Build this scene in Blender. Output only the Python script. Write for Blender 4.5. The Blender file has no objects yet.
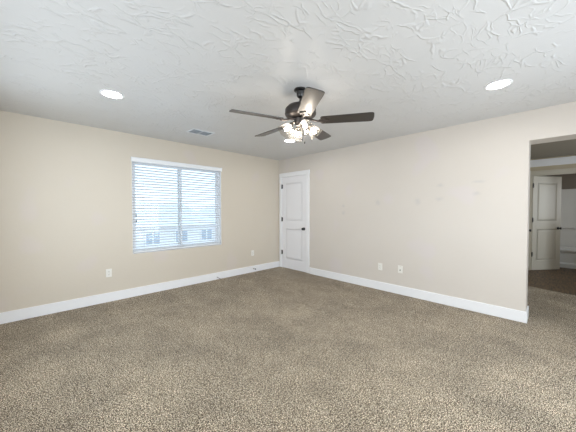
import bpy, bmesh, math, random
from mathutils import Vector, Matrix
random.seed(7)
C = bpy.context.scene.collection
sc = bpy.context.scene
PI = math.pi
R = math.radians

# ---------------------------------------------------------------- camera
cam = bpy.data.cameras.new('camera'); camo = bpy.data.objects.new('camera', cam); C.objects.link(camo)
cam.sensor_width = 36.0; cam.lens = 260.45 * 36.0 / 576.0; cam.clip_start = 0.05; cam.clip_end = 300
camo.location = (-4.0573, -4.4215, 1.3078)
camo.rotation_euler = (R(90 - 1.3234), 0, R(45.485 - 90))
sc.camera = camo

# ---------------------------------------------------------------- view and world
sc.view_settings.view_transform = 'Standard'; sc.view_settings.look = 'None'
sc.view_settings.gamma = 1; sc.view_settings.use_curve_mapping = False
sc.view_settings.exposure = -0.22
w = bpy.data.worlds.new('world'); sc.world = w; w.use_nodes = True
bg = w.node_tree.nodes['Background']; bg.inputs[0].default_value = (0.66, 0.84, 1.0, 1); bg.inputs[1].default_value = 2.8

# added area lights out of view, brightening bedroom, hall and bathroom
def fill_light(name, loc, rot, sx, sy, e, col=(.90, .95, 1.0)):
    l = bpy.data.lights.new(name, 'AREA'); l.shape = 'RECTANGLE'; l.size = sx; l.size_y = sy; l.energy = e; l.color = col
    o = bpy.data.objects.new(name, l); C.objects.link(o); o.location = loc; o.rotation_euler = rot
fill_light('fill_light_back', (-2.4, -5.66, 1.20), (R(90), 0, 0), 3.4, 2.0, 72, (1, .98, .95))       # added fill behind the camera, faces +y
fill_light('fill_light_side', (-4.70, -2.2, 1.38), (R(90), 0, R(-90)), 2.8, 1.4, 22, (1, .97, .93))  # added fill left of the camera, faces +x
fill_light('fill_light_hall', (1.9, -6.9, 1.5), (R(90), 0, 0), 1.3, 1.2, 34)  # added out of view to brighten the hall
fill_light('fill_light_bathroom', (4.45, -6.02, 1.5), (R(90), 0, 0), .8, 1.0, 9)  # added to brighten the bathroom, no window in that wall

# ---------------------------------------------------------------- materials
def newmat(name):
    m = bpy.data.materials.new(name); m.use_nodes = True
    return m, m.node_tree.nodes, m.node_tree.links, m.node_tree.nodes['Principled BSDF']
def s2l(c):
    return tuple((x/255/12.92 if x/255 <= .04045 else ((x/255+.055)/1.055)**2.4) for x in c) + (1,)
def plain(name, rgb, rough=.5, metal=0, bump=0, bscale=60, coat=0, spec=.5, var=0.03):
    m, N, L, b = newmat(name)
    tc = N.new('ShaderNodeTexCoord'); no = N.new('ShaderNodeTexNoise'); no.inputs['Scale'].default_value = bscale
    no.inputs['Detail'].default_value = 3
    L.new(tc.outputs['Object'], no.inputs['Vector'])
    mx = N.new('ShaderNodeMix'); mx.data_type = 'RGBA'
    c = s2l(rgb); d = tuple(v*(1-var) for v in c[:3]) + (1,)
    mx.inputs[6].default_value = c; mx.inputs[7].default_value = d
    L.new(no.outputs['Fac'], mx.inputs[0]); L.new(mx.outputs[2], b.inputs['Base Color'])
    b.inputs['Roughness'].default_value = rough; b.inputs['Metallic'].default_value = metal
    b.inputs['Coat Weight'].default_value = coat; b.inputs['Specular IOR Level'].default_value = spec
    if bump:
        bp = N.new('ShaderNodeBump'); bp.inputs['Strength'].default_value = bump; bp.inputs['Distance'].default_value = .002
        L.new(no.outputs['Fac'], bp.inputs['Height']); L.new(bp.outputs[0], b.inputs['Normal'])
    return m
def emis(name, rgb, st):
    m, N, L, b = newmat(name)
    b.inputs['Base Color'].default_value = (.9, .9, .9, 1)
    b.inputs['Emission Color'].default_value = rgb + (1,); b.inputs['Emission Strength'].default_value = st
    return m
def ramp(N, L, src, a, b):
    r = N.new('ShaderNodeMapRange'); r.interpolation_type = 'SMOOTHSTEP'
    r.inputs[1].default_value = a; r.inputs[2].default_value = b
    L.new(src, r.inputs[0]); return r.outputs[0]
def math_(N, L, op, a, b):
    n = N.new('ShaderNodeMath'); n.operation = op
    for i, v in enumerate((a, b)):
        if isinstance(v, (int, float)): n.inputs[i].default_value = v
        else: L.new(v, n.inputs[i])
    return n.outputs[0]

def wall_mat(name, rgb, smudges=()):
    m, N, L, b = newmat(name)
    tc = N.new('ShaderNodeTexCoord').outputs['Object']
    def noise(s, d=2):
        n = N.new('ShaderNodeTexNoise'); n.inputs['Scale'].default_value = s; n.inputs['Detail'].default_value = d
        L.new(tc, n.inputs['Vector']); return n.outputs['Fac']
    big = noise(1.3, 4); pat = ramp(N, L, noise(2.1, 1), .60, .72)
    mx = N.new('ShaderNodeMix'); mx.data_type = 'RGBA'
    c = s2l(rgb); mx.inputs[6].default_value = c; mx.inputs[7].default_value = tuple(v*.94 for v in c[:3]) + (1,)
    L.new(big, mx.inputs[0])
    m2 = N.new('ShaderNodeMix'); m2.data_type = 'RGBA'
    m2.inputs[7].default_value = s2l((rgb[0]-2, rgb[1]-3, rgb[2]+4))
    L.new(math_(N, L, 'MULTIPLY', pat, .6), m2.inputs[0]); L.new(mx.outputs[2], m2.inputs[6])
    last = m2.outputs[2]
    if smudges:      # faint scuffs left on the paint
        tot = None
        for (y, z, ry, rz) in smudges:
            mp = N.new('ShaderNodeMapping'); mp.vector_type = 'POINT'
            mp.inputs['Location'].default_value = (0, -y/ry, -z/rz); mp.inputs['Scale'].default_value = (0, 1/ry, 1/rz)
            L.new(tc, mp.inputs[0])
            ln = N.new('ShaderNodeVectorMath'); ln.operation = 'LENGTH'; L.new(mp.outputs[0], ln.inputs[0])
            v_ = ramp(N, L, math_(N, L, 'ADD', ln.outputs['Value'], math_(N, L, 'MULTIPLY', noise(16, 3), 1.4)), 2.1, .6)
            tot = v_ if tot is None else math_(N, L, 'MAXIMUM', tot, v_)
        m3 = N.new('ShaderNodeMix'); m3.data_type = 'RGBA'; m3.inputs[7].default_value = s2l((186, 184, 186))
        L.new(math_(N, L, 'MULTIPLY', tot, .34), m3.inputs[0]); L.new(last, m3.inputs[6]); last = m3.outputs[2]
    L.new(last, b.inputs['Base Color'])
    b.inputs['Roughness'].default_value = .42; b.inputs['Specular IOR Level'].default_value = .35
    bp = N.new('ShaderNodeBump'); bp.inputs['Strength'].default_value = .35; bp.inputs['Distance'].default_value = .002
    L.new(noise(26, 3), bp.inputs['Height']); L.new(bp.outputs[0], b.inputs['Normal'])
    return m

def ceiling_mat():
    m, N, L, b = newmat('ceiling_paint')
    tc = N.new('ShaderNodeTexCoord').outputs['Object']
    def noise(s, d=2, vec=None, out='Fac'):
        n = N.new('ShaderNodeTexNoise'); n.inputs['Scale'].default_value = s; n.inputs['Detail'].default_value = d
        L.new(vec or tc, n.inputs['Vector']); return n.outputs[out]
    def ridges(scale, rot, sx, th, seed):
        mp = N.new('ShaderNodeMapping'); mp.inputs['Rotation'].default_value = (0, 0, R(rot)); mp.inputs['Scale'].default_value = (sx, 1, 1)
        mp.inputs['Location'].default_value = (seed, seed*1.7, 0)
        wv = N.new('ShaderNodeVectorMath'); wv.operation = 'SCALE'; wv.inputs[3].default_value = .30
        L.new(noise(2.6, 3, None, 'Color'), wv.inputs[0])
        ad = N.new('ShaderNodeVectorMath'); L.new(tc, ad.inputs[0]); L.new(wv.outputs[0], ad.inputs[1])
        L.new(ad.outputs[0], mp.inputs['Vector'])
        v = N.new('ShaderNodeTexVoronoi'); v.feature = 'DISTANCE_TO_EDGE'; v.inputs['Scale'].default_value = scale
        L.new(mp.outputs[0], v.inputs['Vector'])
        return math_(N, L, 'SUBTRACT', 1, ramp(N, L, v.outputs['Distance'], 0, th))
    r1 = math_(N, L, 'MULTIPLY', ridges(7, 35, .38, .06, 0), ramp(N, L, noise(4.1, 3), .48, .58))
    r2 = math_(N, L, 'MULTIPLY', ridges(9, -40, .45, .06, 3.1), ramp(N, L, noise(5.3, 3), .50, .60))
    r3 = math_(N, L, 'MULTIPLY', ridges(14, 80, .45, .08, 7.7), ramp(N, L, noise(3.3, 3), .48, .6))
    h = math_(N, L, 'ADD', math_(N, L, 'MAXIMUM', r1, r2), math_(N, L, 'MULTIPLY', r3, .6))
    h = math_(N, L, 'ADD', h, math_(N, L, 'MULTIPLY', noise(14, 4), .35))
    h = math_(N, L, 'ADD', h, math_(N, L, 'MULTIPLY', noise(70, 2), .06))
    bp = N.new('ShaderNodeBump'); bp.inputs['Strength'].default_value = .55; bp.inputs['Distance'].default_value = .006
    L.new(h, bp.inputs['Height']); L.new(bp.outputs[0], b.inputs['Normal'])
    b.inputs['Base Color'].default_value = s2l((213, 214, 215))
    b.inputs['Roughness'].default_value = .38; b.inputs['Specular IOR Level'].default_value = .45
    return m

def carpet_mat():
    m, N, L, b = newmat('carpet_pile')
    tc = N.new('ShaderNodeTexCoord').outputs['Object']
    def noise(s, d=2, sc3=None):
        n = N.new('ShaderNodeTexNoise'); n.inputs['Scale'].default_value = s; n.inputs['Detail'].default_value = d
        v = tc
        if sc3:
            mp = N.new('ShaderNodeMapping'); mp.inputs['Scale'].default_value = sc3; mp.inputs['Rotation'].default_value = (0, 0, R(20)); L.new(tc, mp.inputs[0]); v = mp.outputs[0]
        L.new(v, n.inputs['Vector']); return n.outputs['Fac']
    vo = N.new('ShaderNodeTexVoronoi'); vo.inputs['Scale'].default_value = 165; L.new(tc, vo.inputs['Vector'])
    tuft = ramp(N, L, vo.outputs['Distance'], .75, .1)
    fine = math_(N, L, 'ADD', math_(N, L, 'MULTIPLY', ramp(N, L, noise(165, 3), .38, .62), .78), math_(N, L, 'MULTIPLY', ramp(N, L, noise(78, 2), .36, .64), .22))
    f = math_(N, L, 'ADD', math_(N, L, 'MULTIPLY', fine, .62), math_(N, L, 'MULTIPLY', tuft, .38))
    cr = N.new('ShaderNodeValToRGB'); L.new(f, cr.inputs[0])
    e = cr.color_ramp.elements
    e[0].position = .24; e[0].color = s2l((54, 43, 29)); e[1].position = .78; e[1].color = s2l((250, 236, 212))
    k = e.new(.5); k.color = s2l((154, 137, 114))
    lo = math_(N, L, 'ADD', math_(N, L, 'MULTIPLY', noise(1.5, 3), .55), math_(N, L, 'MULTIPLY', noise(4, 3, (1.2, .7, 1)), .45))
    lf = N.new('ShaderNodeMapRange'); lf.inputs[1].default_value = .35; lf.inputs[2].default_value = .65
    lf.inputs[3].default_value = .84; lf.inputs[4].default_value = 1.32; L.new(lo, lf.inputs[0])
    sc_ = N.new('ShaderNodeVectorMath'); sc_.operation = 'SCALE'; L.new(cr.outputs[0], sc_.inputs[0]); L.new(lf.outputs[0], sc_.inputs[3])
    L.new(sc_.outputs[0], b.inputs['Base Color'])
    b.inputs['Roughness'].default_value = .95; b.inputs['Specular IOR Level'].default_value = .1
    b.inputs['Sheen Weight'].default_value = .15
    bp = N.new('ShaderNodeBump'); bp.inputs['Strength'].default_value = .7; bp.inputs['Distance'].default_value = .008
    L.new(f, bp.inputs['Height']); L.new(bp.outputs[0], b.inputs['Normal'])
    return m

def wood_mat(name, a, b_, scale, rough, coat, stretch, plank=None, spec=.5):
    m, N, L, b = newmat(name)
    tc = N.new('ShaderNodeTexCoord').outputs['Object']
    mp = N.new('ShaderNodeMapping'); mp.inputs['Scale'].default_value = stretch; L.new(tc, mp.inputs[0])
    n = N.new('ShaderNodeTexNoise'); n.inputs['Scale'].default_value = scale; n.inputs['Detail'].default_value = 5; n.inputs['Distortion'].default_value = .6
    L.new(mp.outputs[0], n.inputs['Vector'])
    cr = N.new('ShaderNodeValToRGB'); L.new(n.outputs['Fac'], cr.inputs[0])
    cr.color_ramp.elements[0].position = .3; cr.color_ramp.elements[0].color = s2l(a)
    cr.color_ramp.elements[1].position = .7; cr.color_ramp.elements[1].color = s2l(b_)
    out = cr.outputs[0]
    if plank:
        br = N.new('ShaderNodeTexBrick'); br.inputs['Scale'].default_value = 1; br.inputs['Brick Width'].default_value = 1.1; br.inputs['Row Height'].default_value = .15
        br.inputs['Mortar Size'].default_value = .003; br.inputs['Color1'].default_value = (1, 1, 1, 1); br.inputs['Color2'].default_value = (.7, .7, .7, 1); br.inputs['Mortar'].default_value = (.2, .2, .2, 1)
        mp2 = N.new('ShaderNodeMapping'); mp2.inputs['Rotation'].default_value = (0, 0, R(90)); L.new(tc, mp2.inputs[0]); L.new(mp2.outputs[0], br.inputs['Vector'])
        mu = N.new('ShaderNodeMix'); mu.data_type = 'RGBA'; mu.blend_type = 'MULTIPLY'; mu.inputs[0].default_value = 1
        L.new(out, mu.inputs[6]); L.new(br.outputs['Color'], mu.inputs[7]); out = mu.outputs[2]
    L.new(out, b.inputs['Base Color'])
    b.inputs['Roughness'].default_value = rough; b.inputs['Coat Weight'].default_value = coat; b.inputs['Coat Roughness'].default_value = .25
    b.inputs['Specular IOR Level'].default_value = spec
    return m

def glass_mat(name, tint, gloss=.12, rough=.03, milk=0, fk=.8):
    m, N, L, b = newmat(name); N.remove(b)
    o = N['Material Output']
    t = N.new('ShaderNodeBsdfTransparent'); t.inputs[0].default_value = tint + (1,)
    g = N.new('ShaderNodeBsdfGlossy'); g.inputs['Roughness'].default_value = rough
    lw = N.new('ShaderNodeLayerWeight'); lw.inputs[0].default_value = .35
    fac = math_(N, L, 'ADD', math_(N, L, 'MULTIPLY', lw.outputs['Fresnel'], fk), gloss)
    mx = N.new('ShaderNodeMixShader'); L.new(fac, mx.inputs[0]); L.new(t.outputs[0], mx.inputs[1]); L.new(g.outputs[0], mx.inputs[2])
    last = mx.outputs[0]
    if milk:
        tr = N.new('ShaderNodeBsdfTranslucent'); tr.inputs[0].default_value = (.9, .88, .85, 1)
        m2 = N.new('ShaderNodeMixShader'); m2.inputs[0].default_value = milk; L.new(last, m2.inputs[1]); L.new(tr.outputs[0], m2.inputs[2]); last = m2.outputs[0]
    L.new(last, o.inputs[0])
    return m

M = {}
M['wall'] = wall_mat('wall_paint', (217, 208, 194))
M['wall_cool_lit_scuffed'] = wall_mat('wall_paint_cool_lit_scuffed', (219, 212, 204), [(-1.74, 1.38, .035, .03), (-1.745, 1.25, .04, .04), (-3.31, 1.65, .05, .03), (-3.31, 1.46, .05, .035), (-3.75, 1.67, .08, .02), (-3.73, 1.52, .05, .03), (-3.02, 1.43, .05, .05), (-2.4, 1.43, .05, .05)])  # same paint as the other walls, cooler light put into its colour, plus scuffs
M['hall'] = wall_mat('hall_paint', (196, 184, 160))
M['ceiling'] = ceiling_mat()
M['bath_wall'] = wall_mat('bathroom_paint', (142, 132, 120))
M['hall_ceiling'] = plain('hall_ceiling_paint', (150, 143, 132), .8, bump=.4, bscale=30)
M['carpet'] = carpet_mat()
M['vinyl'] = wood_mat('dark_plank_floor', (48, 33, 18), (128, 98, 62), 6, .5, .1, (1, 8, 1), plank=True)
M['trim'] = plain('white_trim_paint', (246, 247, 250), .35, bscale=8)
M['door'] = plain('white_door_paint', (244, 244, 248), .35, bscale=8)
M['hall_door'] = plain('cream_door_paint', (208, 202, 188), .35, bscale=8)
M['vinyl_frame'] = plain('window_vinyl', (240, 243, 246), .35)
M['slat'] = plain('blind_slat', (243, 246, 250), .4)
M['plate'] = plain('outlet_plastic', (240, 238, 232), .35)
M['slot'] = plain('outlet_slot', (60, 58, 55), .6)
M['black'] = plain('black_metal', (24, 23, 24), .32, metal=.0, coat=.4)
M['bronze'] = plain('dark_bronze', (72, 67, 65), .42, metal=.6)
M['nickel'] = plain('brushed_pewter', (165, 158, 150), .28, metal=.9)
M['blade'] = wood_mat('fan_blade_wood', (16, 10, 6), (34, 24, 15), 10, .48, .7, (1.2, 12, 1), spec=.7)
M['glass'] = glass_mat('window_glass', (.97, .99, 1.0), .03)
M['shade_glass'] = glass_mat('lamp_shade_glass', (.84, .83, .81), .0, .02, .05, .05)
M['bulb'] = emis('bulb_glow', (1.0, .91, .80), 130)
M['lens'] = emis('downlight_glow', (1.0, .96, .90), 125)
M['tub'] = plain('tub_acrylic', (232, 230, 226), .2, coat=.5)
M['rubber'] = plain('dark_rubber', (38, 34, 30), .7)
M['cord'] = plain('blind_cord', (215, 222, 228), .7)
M['ground'] = plain('yard_gravel', (222, 196, 180), .9, bump=.5, bscale=8, var=.15)
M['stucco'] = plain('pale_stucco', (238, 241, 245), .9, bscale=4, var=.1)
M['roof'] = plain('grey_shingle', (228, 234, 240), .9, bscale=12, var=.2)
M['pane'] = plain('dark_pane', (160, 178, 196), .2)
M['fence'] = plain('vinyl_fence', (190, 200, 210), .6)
M['vent'] = plain('vent_enamel', (228, 232, 236), .4)
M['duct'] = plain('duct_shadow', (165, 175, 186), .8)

# ---------------------------------------------------------------- helpers
def box(bm, x0, x1, y0, y1, z0, z1, bev=0):
    g = bmesh.ops.create_cube(bm, size=1)
    vs = g['verts']
    for v in vs:
        v.co = Vector(((x0+x1)/2 + v.co.x*(x1-x0), (y0+y1)/2 + v.co.y*(y1-y0), (z0+z1)/2 + v.co.z*(z1-z0)))
    if bev:
        es = {e for v in vs for e in v.link_edges}
        bmesh.ops.bevel(bm, geom=list(es), offset=bev, segments=2, affect='EDGES', profile=.6)
def lathe(bm, prof, n=32, mat=None, ripple=None):
    rings = []
    for k, (r, z) in enumerate(prof):
        ring = []
        for i in range(n):
            a = 2*PI*i/n
            rr = r*(1 + (ripple(a, k/(len(prof)-1)) if ripple else 0))
            p = Vector((rr*math.cos(a), rr*math.sin(a), z))
            if mat: p = mat @ p
            ring.append(bm.verts.new(p))
        rings.append(ring)
    for a, b in zip(rings, rings[1:]):
        for i in range(n):
            bm.faces.new((a[i], a[(i+1) % n], b[(i+1) % n], b[i]))
    return rings
def lathe_c(bm, prof, n=32, mat=None):
    rg = lathe(bm, prof, n, mat)
    if prof[0][0] > 1e-4: bm.faces.new(rg[0][::-1])
    if prof[-1][0] > 1e-4: bm.faces.new(rg[-1])
def tube(bm, pts, r, n=10, r2=None):
    pts = [Vector(p) for p in pts]; rings = []
    up = Vector((0, 0, 1))
    for i, p in enumerate(pts):
        d = (pts[min(i+1, len(pts)-1)] - pts[max(i-1, 0)]).normalized()
        a = d.cross(up)
        if a.length < 1e-3: a = d.cross(Vector((1, 0, 0)))
        a.normalize(); b = d.cross(a).normalized()
        rr = r if r2 is None else r + (r2-r)*i/(len(pts)-1)
        rings.append([bm.verts.new(p + (a*math.cos(2*PI*k/n) + b*math.sin(2*PI*k/n))*rr) for k in range(n)])
    for A, B in zip(rings, rings[1:]):
        for k in range(n): bm.faces.new((A[k], A[(k+1) % n], B[(k+1) % n], B[k]))
    bm.faces.new(rings[0][::-1]); bm.faces.new(rings[-1])
def prism(bm, outline, z0, z1, bev=0):
    a = [bm.verts.new((x, y, z0)) for x, y in outline]; b = [bm.verts.new((x, y, z1)) for x, y in outline]
    n = len(a); fs = [bm.faces.new(a[::-1]), bm.faces.new(b)]
    for i in range(n): bm.faces.new((a[i], a[(i+1) % n], b[(i+1) % n], b[i]))
    if bev:
        es = {e for f in fs for e in f.edges}
        bmesh.ops.bevel(bm, geom=list(es), offset=bev, segments=2, affect='EDGES')
def obj(name, bm, m, parent=None, smooth=False, loc=None, rot=None):
    bmesh.ops.recalc_face_normals(bm, faces=bm.faces)
    me = bpy.data.meshes.new(name); bm.to_mesh(me); bm.free(); me.materials.append(m)
    if smooth:
        for p in me.polygons: p.use_smooth = True
        me.set_sharp_from_angle(angle=R(40))
    o = bpy.data.objects.new(name, me); C.objects.link(o)
    if parent: o.parent = parent
    if loc: o.location = loc
    if rot: o.rotation_euler = rot
    return o
def thing(name, label, cat, loc=(0, 0, 0), rot=(0, 0, 0), group=None, kind=None):
    o = bpy.data.objects.new(name, None); C.objects.link(o); o.location = loc; o.rotation_euler = rot
    o.empty_display_size = .05
    return tag(o, label, cat, group, kind)
def tag(o, label=None, cat=None, group=None, kind=None):
    if label: o['label'] = label
    if cat: o['category'] = cat
    if group: o['group'] = group
    if kind: o['kind'] = kind
    return o
def struct(name, bm, m, label, cat):
    return tag(obj(name, bm, m), label, cat, None, 'structure')
def boxes(*bs, bev=0):
    bm = bmesh.new()
    for b in bs: box(bm, *b, bev=bev)
    return bm
def dup(root, loc, rot=None, label=None):
    r = root.copy(); C.objects.link(r); r.location = loc
    if rot is not None: r.rotation_euler = rot
    if label: r['label'] = label
    for ch in list(root.children):
        c = ch.copy(); C.objects.link(c); c.parent = r
        for g in list(ch.children):
            d = g.copy(); C.objects.link(d); d.parent = c
    return r

# ---------------------------------------------------------------- room shell
H = 2.44; XL = -4.5; YB = -5.46; T = .28; OY0 = -5.28; OY1 = -4.219; OH = 2.10
HX = 3.62      # hall wall holding the bathroom door
# carpet meets the plank floor along a slanted edge
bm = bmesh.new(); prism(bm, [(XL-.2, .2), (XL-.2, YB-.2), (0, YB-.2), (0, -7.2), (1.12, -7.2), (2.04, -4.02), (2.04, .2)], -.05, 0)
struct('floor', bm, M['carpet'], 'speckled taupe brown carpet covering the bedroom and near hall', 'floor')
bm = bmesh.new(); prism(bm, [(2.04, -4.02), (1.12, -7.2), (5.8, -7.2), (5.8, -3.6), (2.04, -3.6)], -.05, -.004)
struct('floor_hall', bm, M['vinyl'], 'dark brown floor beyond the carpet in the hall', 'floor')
struct('ceiling', boxes((XL-.2, T, YB-.2, .2, H, H+.1)), M['ceiling'], 'pale grey ceiling with hand trowelled ridges', 'ceiling')
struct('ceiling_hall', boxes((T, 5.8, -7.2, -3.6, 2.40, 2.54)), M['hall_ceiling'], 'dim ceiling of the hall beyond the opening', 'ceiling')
WX0, WX1, WZ0, WZ1 = -2.985, -1.492, .645, 2.09
struct('wall_window', boxes((XL-.2, WX0, 0, .15, 0, H), (WX1, 0, 0, .15, 0, H), (WX0, WX1, 0, .15, 0, WZ0), (WX0, WX1, 0, .15, WZ1, H)), M['wall'],
       'beige painted wall with the blind covered window', 'wall')
DY0, DY1, DH = -.853, -.083, 2.045    # closet doorway
struct('wall_right', boxes((0, T, DY1, .15, 0, H), (0, T, DY0, DY1, DH, H), (0, T, OY1, DY0, 0, H), (0, T, OY0, OY1, OH, H), (0, T, YB, OY0, 0, H)), M['wall_cool_lit_scuffed'],
       'pale wall with closet door and open passage to the hall', 'wall')
BX0, BX1 = -4.1, -.7
struct('wall_back', boxes((XL-.2, BX0, YB-.15, YB, 0, H), (BX1, 0, YB-.15, YB, 0, H), (BX0, BX1, YB-.15, YB, 0, .20), (BX0, BX1, YB-.15, YB, 2.20, H)), M['wall'], 'painted wall behind the camera', 'wall')
SY0, SY1 = -3.6, -.8
struct('wall_left', boxes((XL-.15, XL, YB, SY0, 0, H), (XL-.15, XL, SY1, 0, 0, H), (XL-.15, XL, SY0, SY1, 0, .68), (XL-.15, XL, SY0, SY1, 2.08, H)), M['wall'], 'painted wall left of the camera', 'wall')

# hall and bathroom shell
BD0, BD1 = -4.83, -4.10     # bathroom doorway in y
HY = -4.062                 # hall side wall face
LD0, LD1 = 2.48, 3.24
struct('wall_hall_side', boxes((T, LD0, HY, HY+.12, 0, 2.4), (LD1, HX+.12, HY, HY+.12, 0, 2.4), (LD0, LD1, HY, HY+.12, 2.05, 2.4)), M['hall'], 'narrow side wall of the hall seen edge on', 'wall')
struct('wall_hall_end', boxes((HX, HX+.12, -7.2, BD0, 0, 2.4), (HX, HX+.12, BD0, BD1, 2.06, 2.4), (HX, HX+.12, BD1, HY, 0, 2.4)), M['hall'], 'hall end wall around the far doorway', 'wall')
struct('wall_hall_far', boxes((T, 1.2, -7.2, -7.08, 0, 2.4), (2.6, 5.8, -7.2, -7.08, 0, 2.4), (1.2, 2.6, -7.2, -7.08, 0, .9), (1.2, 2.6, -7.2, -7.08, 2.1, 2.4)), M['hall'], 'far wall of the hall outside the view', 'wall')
struct('wall_hall_near', boxes((T-.12, T, -7.2, YB-.0, 0, 2.4)), M['hall'], 'hall wall beside the bedroom outside the view', 'wall')
struct('wall_bathroom', boxes((5.33, 5.44, -7.2, -3.6, 0, 2.4)), M['bath_wall'], 'grey beige wall above the white tub surround', 'wall')
struct('wall_bathroom_north', boxes((HX+.12, 5.33, -3.72, -3.6, 0, 2.4)), M['hall'], 'bathroom side wall hidden behind the open door', 'wall')
struct('wall_bathroom_south', boxes((HX+.12, 5.33, -6.2, -6.08, 0, 2.4)), M['hall'], 'bathroom side wall outside the view', 'wall')

def base(name, rects, label):
    bm = bmesh.new()
    for (x0, x1, y0, y1) in rects: box(bm, x0, x1, y0, y1, 0, .130, bev=.0025)
    return struct(name, bm, M['trim'], label, 'baseboard')
t = .014
base('baseboard_window', [(XL, -.001, -t, 0)], 'white baseboard under the window')
bm = bmesh.new(); prism(bm, [(-t, -.938), (-t, OY1-t), (T, OY1-t), (T, OY1), (0, OY1), (0, -.938)], 0, .130, bev=.0025)
struct('baseboard_right', bm, M['trim'], 'white baseboard of the right wall wrapping the opening corner', 'baseboard')
base('baseboard_back', [(XL, 0, YB, YB+t)], 'white baseboard behind the camera')
base('baseboard_left', [(XL, XL+t, YB+t, -t)], 'white baseboard left of the camera')
base('baseboard_hall', [(T, LD0-.09, HY-t, HY), (HX-t, HX, -7.0, BD0-.09)], 'white baseboard of the hall')

# pale flat strip over the hall end doorway
struct('pale_strip', boxes((HX-.022, HX, -7.0, HY, 2.225, 2.375), bev=.003), M['trim'], 'pale flat strip high on the hall end wall', 'trim')

# ---------------------------------------------------------------- doors (local: hinge edge at origin, slab along +x, thickness in y, front face -y)
def slab_bm(W, Hh, th=.035):
    bm = bmesh.new()
    st = .11; s0, s1 = .205, .99; u0, u1 = 1.12, Hh-.13
    rec = .005
    box(bm, .002, W-.002, rec, th-rec, .008, Hh-.002)
    bars = [(0, st, 0, Hh), (W-st, W, 0, Hh), (st, W-st, 0, s0), (st, W-st, s1-.1, u0-.06), (st, W-st, u1, Hh)]
    s1 -= .1; u0 -= .06
    for (a, b, c, d) in bars: box(bm, a, b, 0, th, c, d)
    for (c, d) in ((s0, s1), (u0, u1)):
        # sloped moulding and raised field on both faces
        for sgn, yf in ((-1, 0), (1, th)):
            g = .035; yr = yf - sgn*rec; yt = yf - sgn*.002
            o = [(st, c), (W-st, c), (W-st, d), (st, d)]
            i1 = [(st+.012, c+.012), (W-st-.012, c+.012), (W-st-.012, d-.012), (st+.012, d-.012)]
            i2 = [(st+g, c+g), (W-st-g, c+g), (W-st-g, d-g), (st+g, d-g)]
            i3 = [(st+g+.018, c+g+.018), (W-st-g-.018, c+g+.018), (W-st-g-.018, d-g-.018), (st+g+.018, d-g-.018)]
            loops = [[bm.verts.new((x, yy, z)) for x, z in q] for q, yy in ((o, yf), (i1, yr), (i2, yr), (i3, yt))]
            for A, B in zip(loops, loops[1:]):
                for k in range(4): bm.faces.new((A[k], A[(k+1) % 4], B[(k+1) % 4], B[k]))
            bm.faces.new(loops[-1])
    return bm
def knob(parent, x, z, yf, out):
    """round door knob; out = -1 sticks out towards -y"""
    mt = Matrix.Translation((x, yf, z)) @ Matrix.Rotation(R(90)*(1 if out < 0 else -1), 4, 'X')
    bm = bmesh.new()
    lathe_c(bm, [(.0, 0), (.031, 0), (.032, .004), (.026, .009), (.012, .012), (.010, .028), (.018, .034), (.026, .044), (.027, .053), (.021, .062), (.008, .066), (.0, .067)], 24, mt)
    return obj('door_knob', bm, M['black'], parent, True)
def hinges(parent, zs, y=-.006, x=-.003):
    for z in zs:
        bm = bmesh.new()
        lathe_c(bm, [(.0, -.052), (.004, -.050), (.0075, -.045), (.0075, .045), (.004, .050), (0, .052)], 12, Matrix.Translation((x, y, z)))
        box(bm, x, x+.030, y+.004, y+.0075, z-.044, z+.044)
        obj('hinge', bm, M['black'], parent, True)
def casing(parent, W, Hh, y, cut_left=.0, m=None, cw=.082, wl=None):
    """flat casing, two legs and a head with a slight overhang, on the face y (towards -y)"""
    bm = bmesh.new(); th = .017; g = .008; wl = wl or cw
    box(bm, -g-wl, -g, y-th, y, 0, Hh+g, bev=.003)
    box(bm, W+g, W+g+cw, y-th, y, 0, Hh+g, bev=.003)
    box(bm, -g-wl, W+g+cw+.006, y-th-.004, y, Hh+g, Hh+g+cw+.006, bev=.003)
    return obj('door_casing', bm, m or M['trim'], parent)
def jamb(parent, W, Hh, y0, y1, m=None):
    bm = bmesh.new()
    box(bm, -.017, -.003, y0, y1, 0, Hh+.012); box(bm, W+.003, W+.017, y0, y1, 0, Hh+.012); box(bm, -.017, W+.017, y0, y1, Hh+.003, Hh+.015)
    box(bm, -.003, .009, .038+y0, .062+y0, 0, Hh+.003); box(bm, W-.009, W+.003, .038+y0, .062+y0, 0, Hh+.003); box(bm, -.003, W+.003, .038+y0, .062+y0, Hh-.009, Hh+.003)
    return obj('door_jamb', bm, m or M['trim'], parent)

# closet door on the right wall: local +x runs to world -y, local -y faces world -x
DW = .736
d1 = thing('door_1', 'closed white two panel closet door with round black knob in room corner', 'door', (.0, -.100, .006), (0, 0, R(-90)), kind='structure')
obj('door_panel', slab_bm(DW, 2.03), M['door'], d1, loc=(0, .004, 0))
jamb(d1, DW, 2.03, .001, .14); casing(d1, DW, 2.03, -.0005, wl=.060)
knob(d1, DW-.065, .905, .004, -1); hinges(d1, (1.83, 1.09, .345))
# bathroom door swung open into the bathroom, black hinges on its left edge
ang = math.atan2(-.43, .57)
d2 = thing('door_2', 'open cream two panel door with black knob seen through hall', 'door', (HX+.02, -4.116, .004), kind='structure')
p2 = obj('door_panel', slab_bm(.712, 2.03), M['hall_door'], d2, rot=(0, 0, ang)); p2.location = (.0, 0, 0)
knob(p2, .712-.065, .905, 0, -1); knob(p2, .712-.065, .905, .035, 1)
hinges(p2, (1.83, 1.09, .345), y=-.004, x=-.004)
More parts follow.
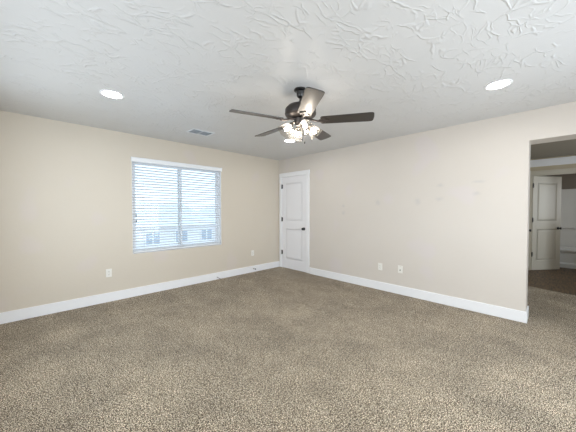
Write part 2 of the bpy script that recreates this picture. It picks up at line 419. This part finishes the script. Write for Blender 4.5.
# its frame, in world alignment (doorway in wall_hall_end); the casing's local +x runs to world -y
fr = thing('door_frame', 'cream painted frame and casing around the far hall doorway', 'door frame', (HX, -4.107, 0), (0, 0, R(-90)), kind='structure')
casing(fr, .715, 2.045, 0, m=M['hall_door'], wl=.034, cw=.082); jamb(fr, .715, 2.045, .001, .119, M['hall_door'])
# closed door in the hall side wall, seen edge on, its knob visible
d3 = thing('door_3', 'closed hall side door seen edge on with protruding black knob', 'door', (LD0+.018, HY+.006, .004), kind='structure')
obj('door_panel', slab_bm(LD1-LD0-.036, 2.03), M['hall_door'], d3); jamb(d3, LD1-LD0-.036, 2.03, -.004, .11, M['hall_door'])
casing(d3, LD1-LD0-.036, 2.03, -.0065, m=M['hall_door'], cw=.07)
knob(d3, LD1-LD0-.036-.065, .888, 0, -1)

# ---------------------------------------------------------------- window
w1 = thing('window_1', 'white framed sliding window behind the slatted blind', 'window', ((WX0+WX1)/2, .085, WZ0), kind='structure')
ww = (WX1-WX0)/2; wh = WZ1-WZ0; f = .034
bm = boxes((-ww, ww, -.03, .05, 0, f), (-ww, ww, -.03, .05, wh-f, wh), (-ww, -ww+f, -.03, .05, f, wh-f), (ww-f, ww, -.03, .05, f, wh-f), bev=.003)
obj('window_frame', bm, M['vinyl_frame'], w1)
for s in (-1, 1):
    a, b = (-ww+f, .03) if s < 0 else (-.03, ww-f); yy = (-.022, .004) if s < 0 else (.008, .034); g = .030
    bm = boxes((a, b, *yy, f, f+g), (a, b, *yy, wh-f-g, wh-f), (a, a+g, *yy, f+g, wh-f-g), (b-g, b, *yy, f+g, wh-f-g), bev=.003)
    sash = obj('window_sash', bm, M['vinyl_frame'], w1)
    ym = sum(yy)/2
    obj('pane', boxes((a+g, b-g, ym-.002, ym+.002, f+g, wh-f-g)), M['glass'], sash)
obj('window_return', boxes((-ww, -ww+.004, -.085, -.03, 0, wh), (ww-.004, ww, -.085, -.03, 0, wh), (-ww, ww, -.085, -.03, 0, .004), (-ww, ww, -.085, -.03, wh-.004, wh)), M['trim'], w1)

# blind
bl = thing('window_blind', 'white horizontal slat blind with valance hanging in the window', 'blind', ((WX0+WX1)/2, .0, WZ0))
hw = ww-.010
bm = bmesh.new(); box(bm, -ww-.010, ww+.012, -.022, -.002, wh-.058, wh+.010, bev=.003); box(bm, -ww-.012, ww+.014, -.027, -.002, wh-.002, wh+.010, bev=.003)
obj('valance', bm, M['slat'], bl)
obj('head_rail', boxes((-hw, hw, .004, .050, wh-.046, wh-.008), bev=.002), M['slat'], bl)
obj('bottom_rail', boxes((-hw, hw, .001, .050, .012, .030), bev=.004), M['slat'], bl)
NS = 32; z0 = .055; pitch = (wh-.085-z0)/(NS-1)
bm = bmesh.new()
n = 6; prof = []
for i in range(n+1):
    u_ = i/n-.5; prof.append((u_*.050, .0035*(1-4*u_*u_)))
top = [[bm.verts.new((x, y, z+.0018)) for y, z in prof] for x in (-hw, hw)]
bot = [[bm.verts.new((x, y, z-.0018)) for y, z in prof] for x in (-hw, hw)]
for i in range(n):
    bm.faces.new((top[0][i], top[0][i+1], top[1][i+1], top[1][i])); bm.faces.new((bot[0][i], bot[1][i], bot[1][i+1], bot[0][i+1]))
    for k in (0, 1): bm.faces.new((top[k][i], top[k][i+1], bot[k][i+1], bot[k][i]))
for i in (0, n): bm.faces.new((top[0][i], top[1][i], bot[1][i], bot[0][i]))
s0 = obj('slat', bm, M['slat'], bl, True, loc=(0, .027, z0), rot=(R(-21), 0, 0))
for i in range(1, NS):
    s = s0.copy(); C.objects.link(s); s.parent = bl; s.location = (0, .027, z0 + i*pitch)
for x in (-ww+.16, .0, ww-.16):
    bm = bmesh.new()
    for yy in (-.0005, .0535): tube(bm, [(x, yy, .02), (x, yy, wh-.03)], .0012, 6)
    for i in range(NS): box(bm, x-.0006, x+.0006, .0, .053, z0+i*pitch-.006, z0+i*pitch-.0048)
    obj('ladder_cord', bm, M['cord'], bl)
for dx, zz in ((.052, .80), (.075, .875)):
    bm = bmesh.new(); tube(bm, [(-ww+dx, -.006, wh-.06), (-ww+dx, -.010, zz)], .0011, 6)
    lc = obj('lift_cord', bm, M['cord'], bl)
for dx, zz in ((.050, 1.255-WZ0-.03), (.050, 1.175-WZ0-.03)):
    bm = bmesh.new(); lathe_c(bm, [(0, -.016), (.008, -.014), (.006, .004), (.003, .014), (0, .016)], 12, Matrix.Translation((-ww+dx, -.012, zz)))
    o = obj('cord_tassel', bm, M['rubber'], bl, True); o['label'] = 'dark cord tassel'

# unseen windows, added so that fill light can enter the room
def added_window(name, loc, rot, label, q=.9, h=1.4):
    t_ = thing(name, label, 'window', loc, rot, kind='structure')
    bm = boxes((-q, q, -.04, .04, 0, .05), (-q, q, -.04, .04, h-.05, h), (-q, -q+.05, -.04, .04, .05, h-.05), (q-.05, q, -.04, .04, .05, h-.05), (-.025, .025, -.03, .03, .05, h-.05))
    obj('window_frame', bm, M['vinyl_frame'], t_)
added_window('added_window_2', (-2.4, YB-.075, .20), (0, 0, 0), 'added unseen bare window behind the camera', 1.7, 2.0)
added_window('added_window_3', (XL-.075, -2.2, .68), (0, 0, R(90)), 'added unseen bare window left of the camera', 1.4, 1.4)

# ---------------------------------------------------------------- ceiling fan
FX, FY = -2.236, -2.737
fan = thing('ceiling_fan', 'dark five blade ceiling fan with four lit clear glass shades', 'ceiling fan', (FX, FY, 0))
bm = bmesh.new(); lathe_c(bm, [(0, H), (.060, H), (.062, H-.008), (.056, H-.016), (.040, H-.022), (.037, H-.050), (.030, H-.070), (.016, H-.080), (0, H-.080)][::-1], 36)
obj('canopy', bm, M['black'], fan, True)
bm = bmesh.new(); lathe_c(bm, [(.011, H-.15), (.011, H-.08)], 16); obj('downrod', bm, M['bronze'], fan, True)
bm = bmesh.new(); lathe_c(bm, [(0, 2.168), (.085, 2.170), (.118, 2.180), (.140, 2.196), (.145, 2.205), (.145, 2.252), (.139, 2.262), (.120, 2.282), (.075, 2.297), (.030, 2.302), (.024, 2.325), (0, 2.325)], 48)
mo = obj('motor_housing', bm, M['bronze'], fan, True)
bm = bmesh.new(); rg = lathe(bm, [(.1455, 2.208), (.1475, 2.211), (.1475, 2.216), (.1455, 2.219)], 48); obj('trim_ring', bm, M['bronze'], mo, True)
bm = bmesh.new(); lathe_c(bm, [(0, 2.100), (.030, 2.102), (.050, 2.110), (.058, 2.124), (.060, 2.150), (.064, 2.160), (.060, 2.168), (0, 2.168)], 36)
obj('switch_housing', bm, M['bronze'], fan, True)
BZ = 2.142
def blade_outline():
    pts = []; r0, r1 = .190, .662; w0, w1 = .060, .070; c = .022
    pts += [(r0, -w0+.012), (r0+.012, -w0)]
    pts += [(r1-c*2, -w1)] + [(r1-c+c*math.sin(a), -w1+c-c*math.cos(a)) for a in (R(20), R(45), R(70), R(90))]
    pts += [(r1+.004, 0)]
    pts += [(r1-c+c*math.sin(a), w1-c+c*math.cos(a)) for a in (R(90), R(70), R(45), R(20))] + [(r1-c*2, w1)]
    pts += [(r0+.012, w0), (r0, w0-.012)]
    return pts
bm = bmesh.new(); prism(bm, blade_outline(), -.003, .003, bev=.001)
def iron_bm():
    bm = bmesh.new()
    # curved arm from hub, then a three lobed plate under the blade
    tube(bm, [(.055, 0, .020), (.10, 0, .012), (.14, 0, -.002), (.175, 0, -.010), (.205, 0, -.010)], .010, 10, .008)
    pts = [(.165, -.010), (.185, -.022), (.205, -.046), (.225, -.050), (.236, -.040), (.232, -.022), (.250, -.012), (.268, -.010), (.275, 0)]
    pts = pts + [(x, -y) for x, y in pts[-2::-1]]
    prism(bm, pts, -.0085, -.0035, bev=.001)
    for p in ((.222, -.036), (.222, .036), (.260, 0)):
        lathe_c(bm, [(0, -.012), (.005, -.0105), (.006, -.0085), (.006, -.006)], 10, Matrix.Translation((p[0], p[1], 0)))
    return bm
b0 = i0 = None
for k in range(5):
    a = R(-128 + 72*k)
    rot = (R(-12), 0, a)
    # rotation: pitch about the blade's own axis, then heading
    mt = Matrix.Translation((0, 0, BZ)) @ Matrix.Rotation(a, 4, 'Z') @ Matrix.Rotation(R(-12), 4, 'X')
    mi = Matrix.Translation((0, 0, BZ)) @ Matrix.Rotation(a, 4, 'Z') @ Matrix.Rotation(R(-12), 4, 'X')
    if k == 0:
        b0 = obj('blade', bm, M['blade'], fan); i0 = obj('blade_iron', iron_bm(), M['bronze'], fan, True); b, i_ = b0, i0
    else:
        b = b0.copy(); C.objects.link(b); b.parent = fan; i_ = i0.copy(); C.objects.link(i_); i_.parent = fan
    b.matrix_local = mt; i_.matrix_local = mi
# light kit
for k, deg in enumerate((241, 331, 61, 151)):
    A = Matrix.Rotation(R(deg), 4, 'Z')
    bm = bmesh.new()
    pts = [A @ Vector(p) for p in ((.030, 0, 2.125), (.060, 0, 2.128), (.082, 0, 2.118), (.092, 0, 2.100))]
    tube(bm, pts, .008, 10)
    S = Matrix.Translation(A @ Vector((.088, 0, 2.110))) @ A @ Matrix.Rotation(R(-43), 4, 'Y') @ Matrix.Rotation(PI, 4, 'X')   # +z of shade = outward-down
    lathe_c(bm, [(0, -.012), (.012, -.010), (.020, 0), (.023, .014), (.022, .028), (0, .028)], 20, S)
    arm = obj('lamp_arm', bm, M['nickel'], fan, True)
    rip = lambda a_, t_: .035*t_*math.cos(8*a_)
    bm = bmesh.new()
    out = [(.024, .012), (.030, .018), (.042, .032), (.051, .052), (.056, .076), (.061, .098), (.070, .118)]
    lathe(bm, out, 48, S, rip); lathe(bm, [(r_-.003, z_) for r_, z_ in out], 48, S, rip)
    obj('lamp_shade', bm, M['shade_glass'], fan, True)
    bm = bmesh.new()
    lathe_c(bm, [(0, .026), (.010, .028), (.010, .040), (.014, .050), (.019, .060), (.020, .070), (.016, .081), (.009, .087), (0, .089)], 24, S)
    obj('light_bulb', bm, M['bulb'], fan, True)
bm = bmesh.new(); lathe_c(bm, [(0, 2.070), (.006, 2.074), (.010, 2.086), (.007, 2.094), (.014, 2.102), (0, 2.103)], 16); obj('finial', bm, M['nickel'], fan, True)
for dx, dy, zz in ((.030, -.028, 1.955), (-.018, -.036, 1.972)):
    bm = bmesh.new(); tube(bm, [(dx, dy, 2.105), (dx, dy, zz)], .0014, 6); pc = obj('pull_chain', bm, M['nickel'], fan)
    bm = bmesh.new(); lathe_c(bm, [(0, zz-.022), (.005, zz-.019), (.006, zz-.008), (.003, zz), (0, zz+.001)], 12, Matrix.Translation((dx, dy, 0))); obj('chain_pull', bm, M['black'], pc, True)

# ---------------------------------------------------------------- recessed lights
def downlight():
    t_ = thing('recessed_light', 'lit round recessed ceiling light above the window wall at left', 'ceiling light', (-3.478, -1.375, H), group='recessed ceiling lights')
    bm = bmesh.new(); lathe(bm, [(.102, 0), (.102, -.003), (.096, -.006), (.084, -.005), (.074, .012), (.072, .03)], 40); obj('trim_ring', bm, M['trim'], t_, True)
    bm = bmesh.new(); rg = lathe(bm, [(.0745, -.0005), (.06, -.001), (.03, -.0015), (.001, -.0018)], 40); obj('light_lens', bm, M['lens'], t_, True)
    return t_
dl = downlight()
dup(dl, (-1.030, -4.055, H), label='lit round recessed ceiling light above the open passage at right')
dup(dl, (-1.030, -1.385, H), label='recessed ceiling light behind the fan lamp shades near corner')
dup(dl, (-3.478, -4.2, H), label='recessed ceiling light above the camera outside the picture')

# ---------------------------------------------------------------- ceiling vent
v = thing('ceiling_vent', 'small white louvred air vent on ceiling near the window', 'vent', (-2.285, -.80, H))
bm = boxes((-.165, .165, -.115, -.090, -.006, 0), (-.165, .165, .090, .115, -.006, 0), (-.165, -.140, -.09, .09, -.006, 0), (.140, .165, -.09, .09, -.006, 0), (-.008, .008, -.09, .09, -.006, 0), bev=.0015)
obj('vent_frame', bm, M['vent'], v)
obj('vent_duct', boxes((-.14, .14, -.09, .09, -.0015, 0)), M['duct'], v)
for s in (-1, 1):
    for i in range(7):
        y = -.077 + i*.0257
        bm = boxes((s*.008 if s > 0 else -.14, .14 if s > 0 else -.008, -.008, .008, -.0006, .0006))
        obj('louvre', bm, M['vent'], v, loc=(0, y, -.006), rot=(R(30), 0, 0))

# ---------------------------------------------------------------- wall plates (local: plate faces -y)
def plate(kind, label, loc, rotz, group=None):
    t_ = thing('wall_outlet' if kind == 'outlet' else 'cable_jack_plate', label, 'outlet' if kind == 'outlet' else 'wall plate', loc, (0, 0, rotz), group=group)
    obj('cover_plate', boxes((-.035, .035, -.006, 0, -.0575, .0575), bev=.0025), M['plate'], t_)
    if kind == 'outlet':
        for s in (-1, 1):
            bm = bmesh.new(); prism(bm, [(.0165*math.cos(a)*1.0, max(-.014, min(.014, .0175*math.sin(a)))) for a in [2*PI*i/24 for i in range(24)]], 0, .002)
            bmesh.ops.transform(bm, matrix=Matrix.Translation((0, -.006, s*.0195)) @ Matrix.Rotation(R(90), 4, 'X'), verts=bm.verts)
            so_ = obj('socket', bm, M['plate'], t_)
            obj('socket_slot', boxes((-.0075, -.0050, -.0086, -.0079, s*.0195-.001, s*.0195+.008), (.0050, .0075, -.0086, -.0079, s*.0195-.001, s*.0195+.008), (-.0025, .0025, -.0086, -.0079, s*.0195-.011, s*.0195-.006)), M['slot'], so_)
        bm = bmesh.new(); lathe_c(bm, [(.003, 0), (.003, .0012)], 10, Matrix.Translation((0, -.006, 0)) @ Matrix.Rotation(R(90), 4, 'X')); obj('screw', bm, M['nickel'], t_)
    elif kind == 'rocker':
        obj('rocker_insert', boxes((-.0165, .0165, -.009, -.005, -.0335, .0335), bev=.0015), M['plate'], t_)
    else:
        bm = bmesh.new(); lathe_c(bm, [(.009, 0), (.009, .003), (.0055, .003), (.0055, .012), (.002, .012)], 12, Matrix.Translation((0, -.006, -.012)) @ Matrix.Rotation(R(90), 4, 'X')); obj('coax_jack', bm, M['slot'], t_)
        for s in (-1, 1):
            bm = bmesh.new(); lathe_c(bm, [(.003, 0), (.003, .0012)], 10, Matrix.Translation((0, -.006, s*.042)) @ Matrix.Rotation(R(90), 4, 'X')); obj('screw', bm, M['nickel'], t_)
    return t_
plate('outlet', 'white electrical outlet below and left of the window', (-3.290, 0, .411), 0)
plate('outlet', 'white electrical outlet between window and closet door', (-.758, 0, .402), 0)
plate('outlet', 'white electrical outlet on right wall, nearer the closet door', (0, -2.452, .380), R(-90))
plate('coax', 'white cable jack plate with dark connector on the right wall', (0, -2.778, .388), R(-90))

# door stop and cable stub along the window baseboard
bm = bmesh.new()
dst = thing('door_stop', 'small door stop with dark tip on baseboard by closet door', 'door stop', (-.742, -.014, .072))
Rx = Matrix.Rotation(R(90), 4, 'X')
lathe_c(bm, [(0, 0), (.013, 0), (.013, .003), (.006, .006), (.005, .055), (0, .055)], 14, Rx); obj('stop_rod', bm, M['nickel'], dst, True)
bm = bmesh.new(); lathe_c(bm, [(0, .053), (.009, .054), (.011, .060), (.010, .074), (0, .076)], 14, Rx); obj('rubber_tip', bm, M['rubber'], dst, True)
bm = bmesh.new(); tube(bm, [(0, .0, .048), (.004, -.012, .045), (.022, -.030, .032), (.045, -.045, .016), (.066, -.058, .006)], .0042, 8)
o = obj('cable_stub', bm, M['rubber'], None, True, loc=(-1.60, -.014, 0)); tag(o, 'short dark cable stub poking from the baseboard right of the window', 'cable')

# ---------------------------------------------------------------- bathtub beyond the hall
tb = thing('bathtub', 'white bathtub with ledged apron beyond the open far door', 'bathtub', (4.52, -5.25, 0))
L_ = 1.52/2; L_ = .80
bm = bmesh.new()
# apron profile in x-z swept along y
pr = [(.0, 0), (.0, .085), (.018, .105), (.030, .115), (.034, .33), (.020, .355), (-.004, .375), (-.004, .405), (.010, .415), (.085, .415), (.10, .40), (.17, .09), (.20, .07), (.60, .07), (.64, .10), (.70, .40), (.715, .415), (.80, .415), (.80, .0)]
a_ = [bm.verts.new((x, -L_, z)) for x, z in pr]; b_ = [bm.verts.new((x, 1.62-L_, z)) for x, z in pr]
for i in range(len(pr)-1): bm.faces.new((a_[i], a_[i+1], b_[i+1], b_[i]))
bm.faces.new((a_[-1], a_[0], b_[0], b_[-1]))
for ys in (-L_, 1.62-L_-.10): box(bm, .02, .79, ys, ys+.10, .02, .414)
obj('tub_body', bm, M['tub'], tb)
bm = bmesh.new(); box(bm, .775, .80, -L_, 1.62-L_, .416, 1.82, bev=.004); box(bm, .715, .776, -L_, 1.62-L_, .86, .89, bev=.008); box(bm, .75, .776, -L_, 1.62-L_, .416, .86, bev=.004)
sr = obj('surround_panel', bm, M['tub'], tb)

# ---------------------------------------------------------------- outside the window
struct('ground_outside', boxes((-60, 60, 1.2, 120, -3.1, -3.0)), M['ground'], 'pale ground outside the window', 'ground')
def house(name, loc, W, D, hh, rh, label, nw, zr):
    t_ = thing(name, label, 'house', loc)
    obj('wall', boxes((-W/2, W/2, 0, D, 0, hh)), M['stucco'], t_)
    bm = bmesh.new(); o_ = .4
    vs = [(-W/2-o_, -o_, hh), (W/2+o_, -o_, hh), (W/2+o_, D+o_, hh), (-W/2-o_, D+o_, hh), (-W/2+1.5, D/2, hh+rh), (W/2-1.5, D/2, hh+rh)]
    q = [bm.verts.new(p) for p in vs]
    for fc in ((0, 1, 5, 4), (1, 2, 5), (2, 3, 4, 5), (3, 0, 4), (3, 2, 1, 0)): bm.faces.new([q[i] for i in fc])
    obj('roof', bm, M['roof'], t_)
    for i in range(nw):
        x = -W/2 + (i+.5)*W/nw
        f_ = obj('house_window', boxes((x-.55, x+.55, -.06, -.003, zr, zr+1.1)), M['slat'], t_)
        for s in (-1, 1): obj('pane', boxes((x+s*.26-.21, x+s*.26+.21, -.07, -.055, zr+.1, zr+1.0)), M['pane'], f_)
    return t_
house('neighbour_house', (2.5, 17, -3.0), 11, 8, 3.0, 1.9, 'pale house with hip roof seen through the left blind slats', 5, 1.6)
house('neighbour_house', (15.5, 22, -3.0), 10, 8, 3.2, 1.7, 'pale house farther right seen through the right blind slats', 4, 1.7)
ft = thing('yard_fence', 'pale picket fence outside below the window view', 'fence', (0, 10.5, -3.0))
bm = bmesh.new()
box(bm, -8, 22, -.02, .02, .2, .3); box(bm, -8, 22, -.02, .02, 1.5, 1.6)
for i in range(200): box(bm, -8+i*.15, -8+i*.15+.10, -.04, -.02, .05, 1.75)
obj('picket_panel', bm, M['fence'], ft)
for i in range(13): obj('fence_post', boxes((-8+i*2.5-.06, -8+i*2.5+.06, -.02, .10, 0, 1.85)), M['fence'], ft)
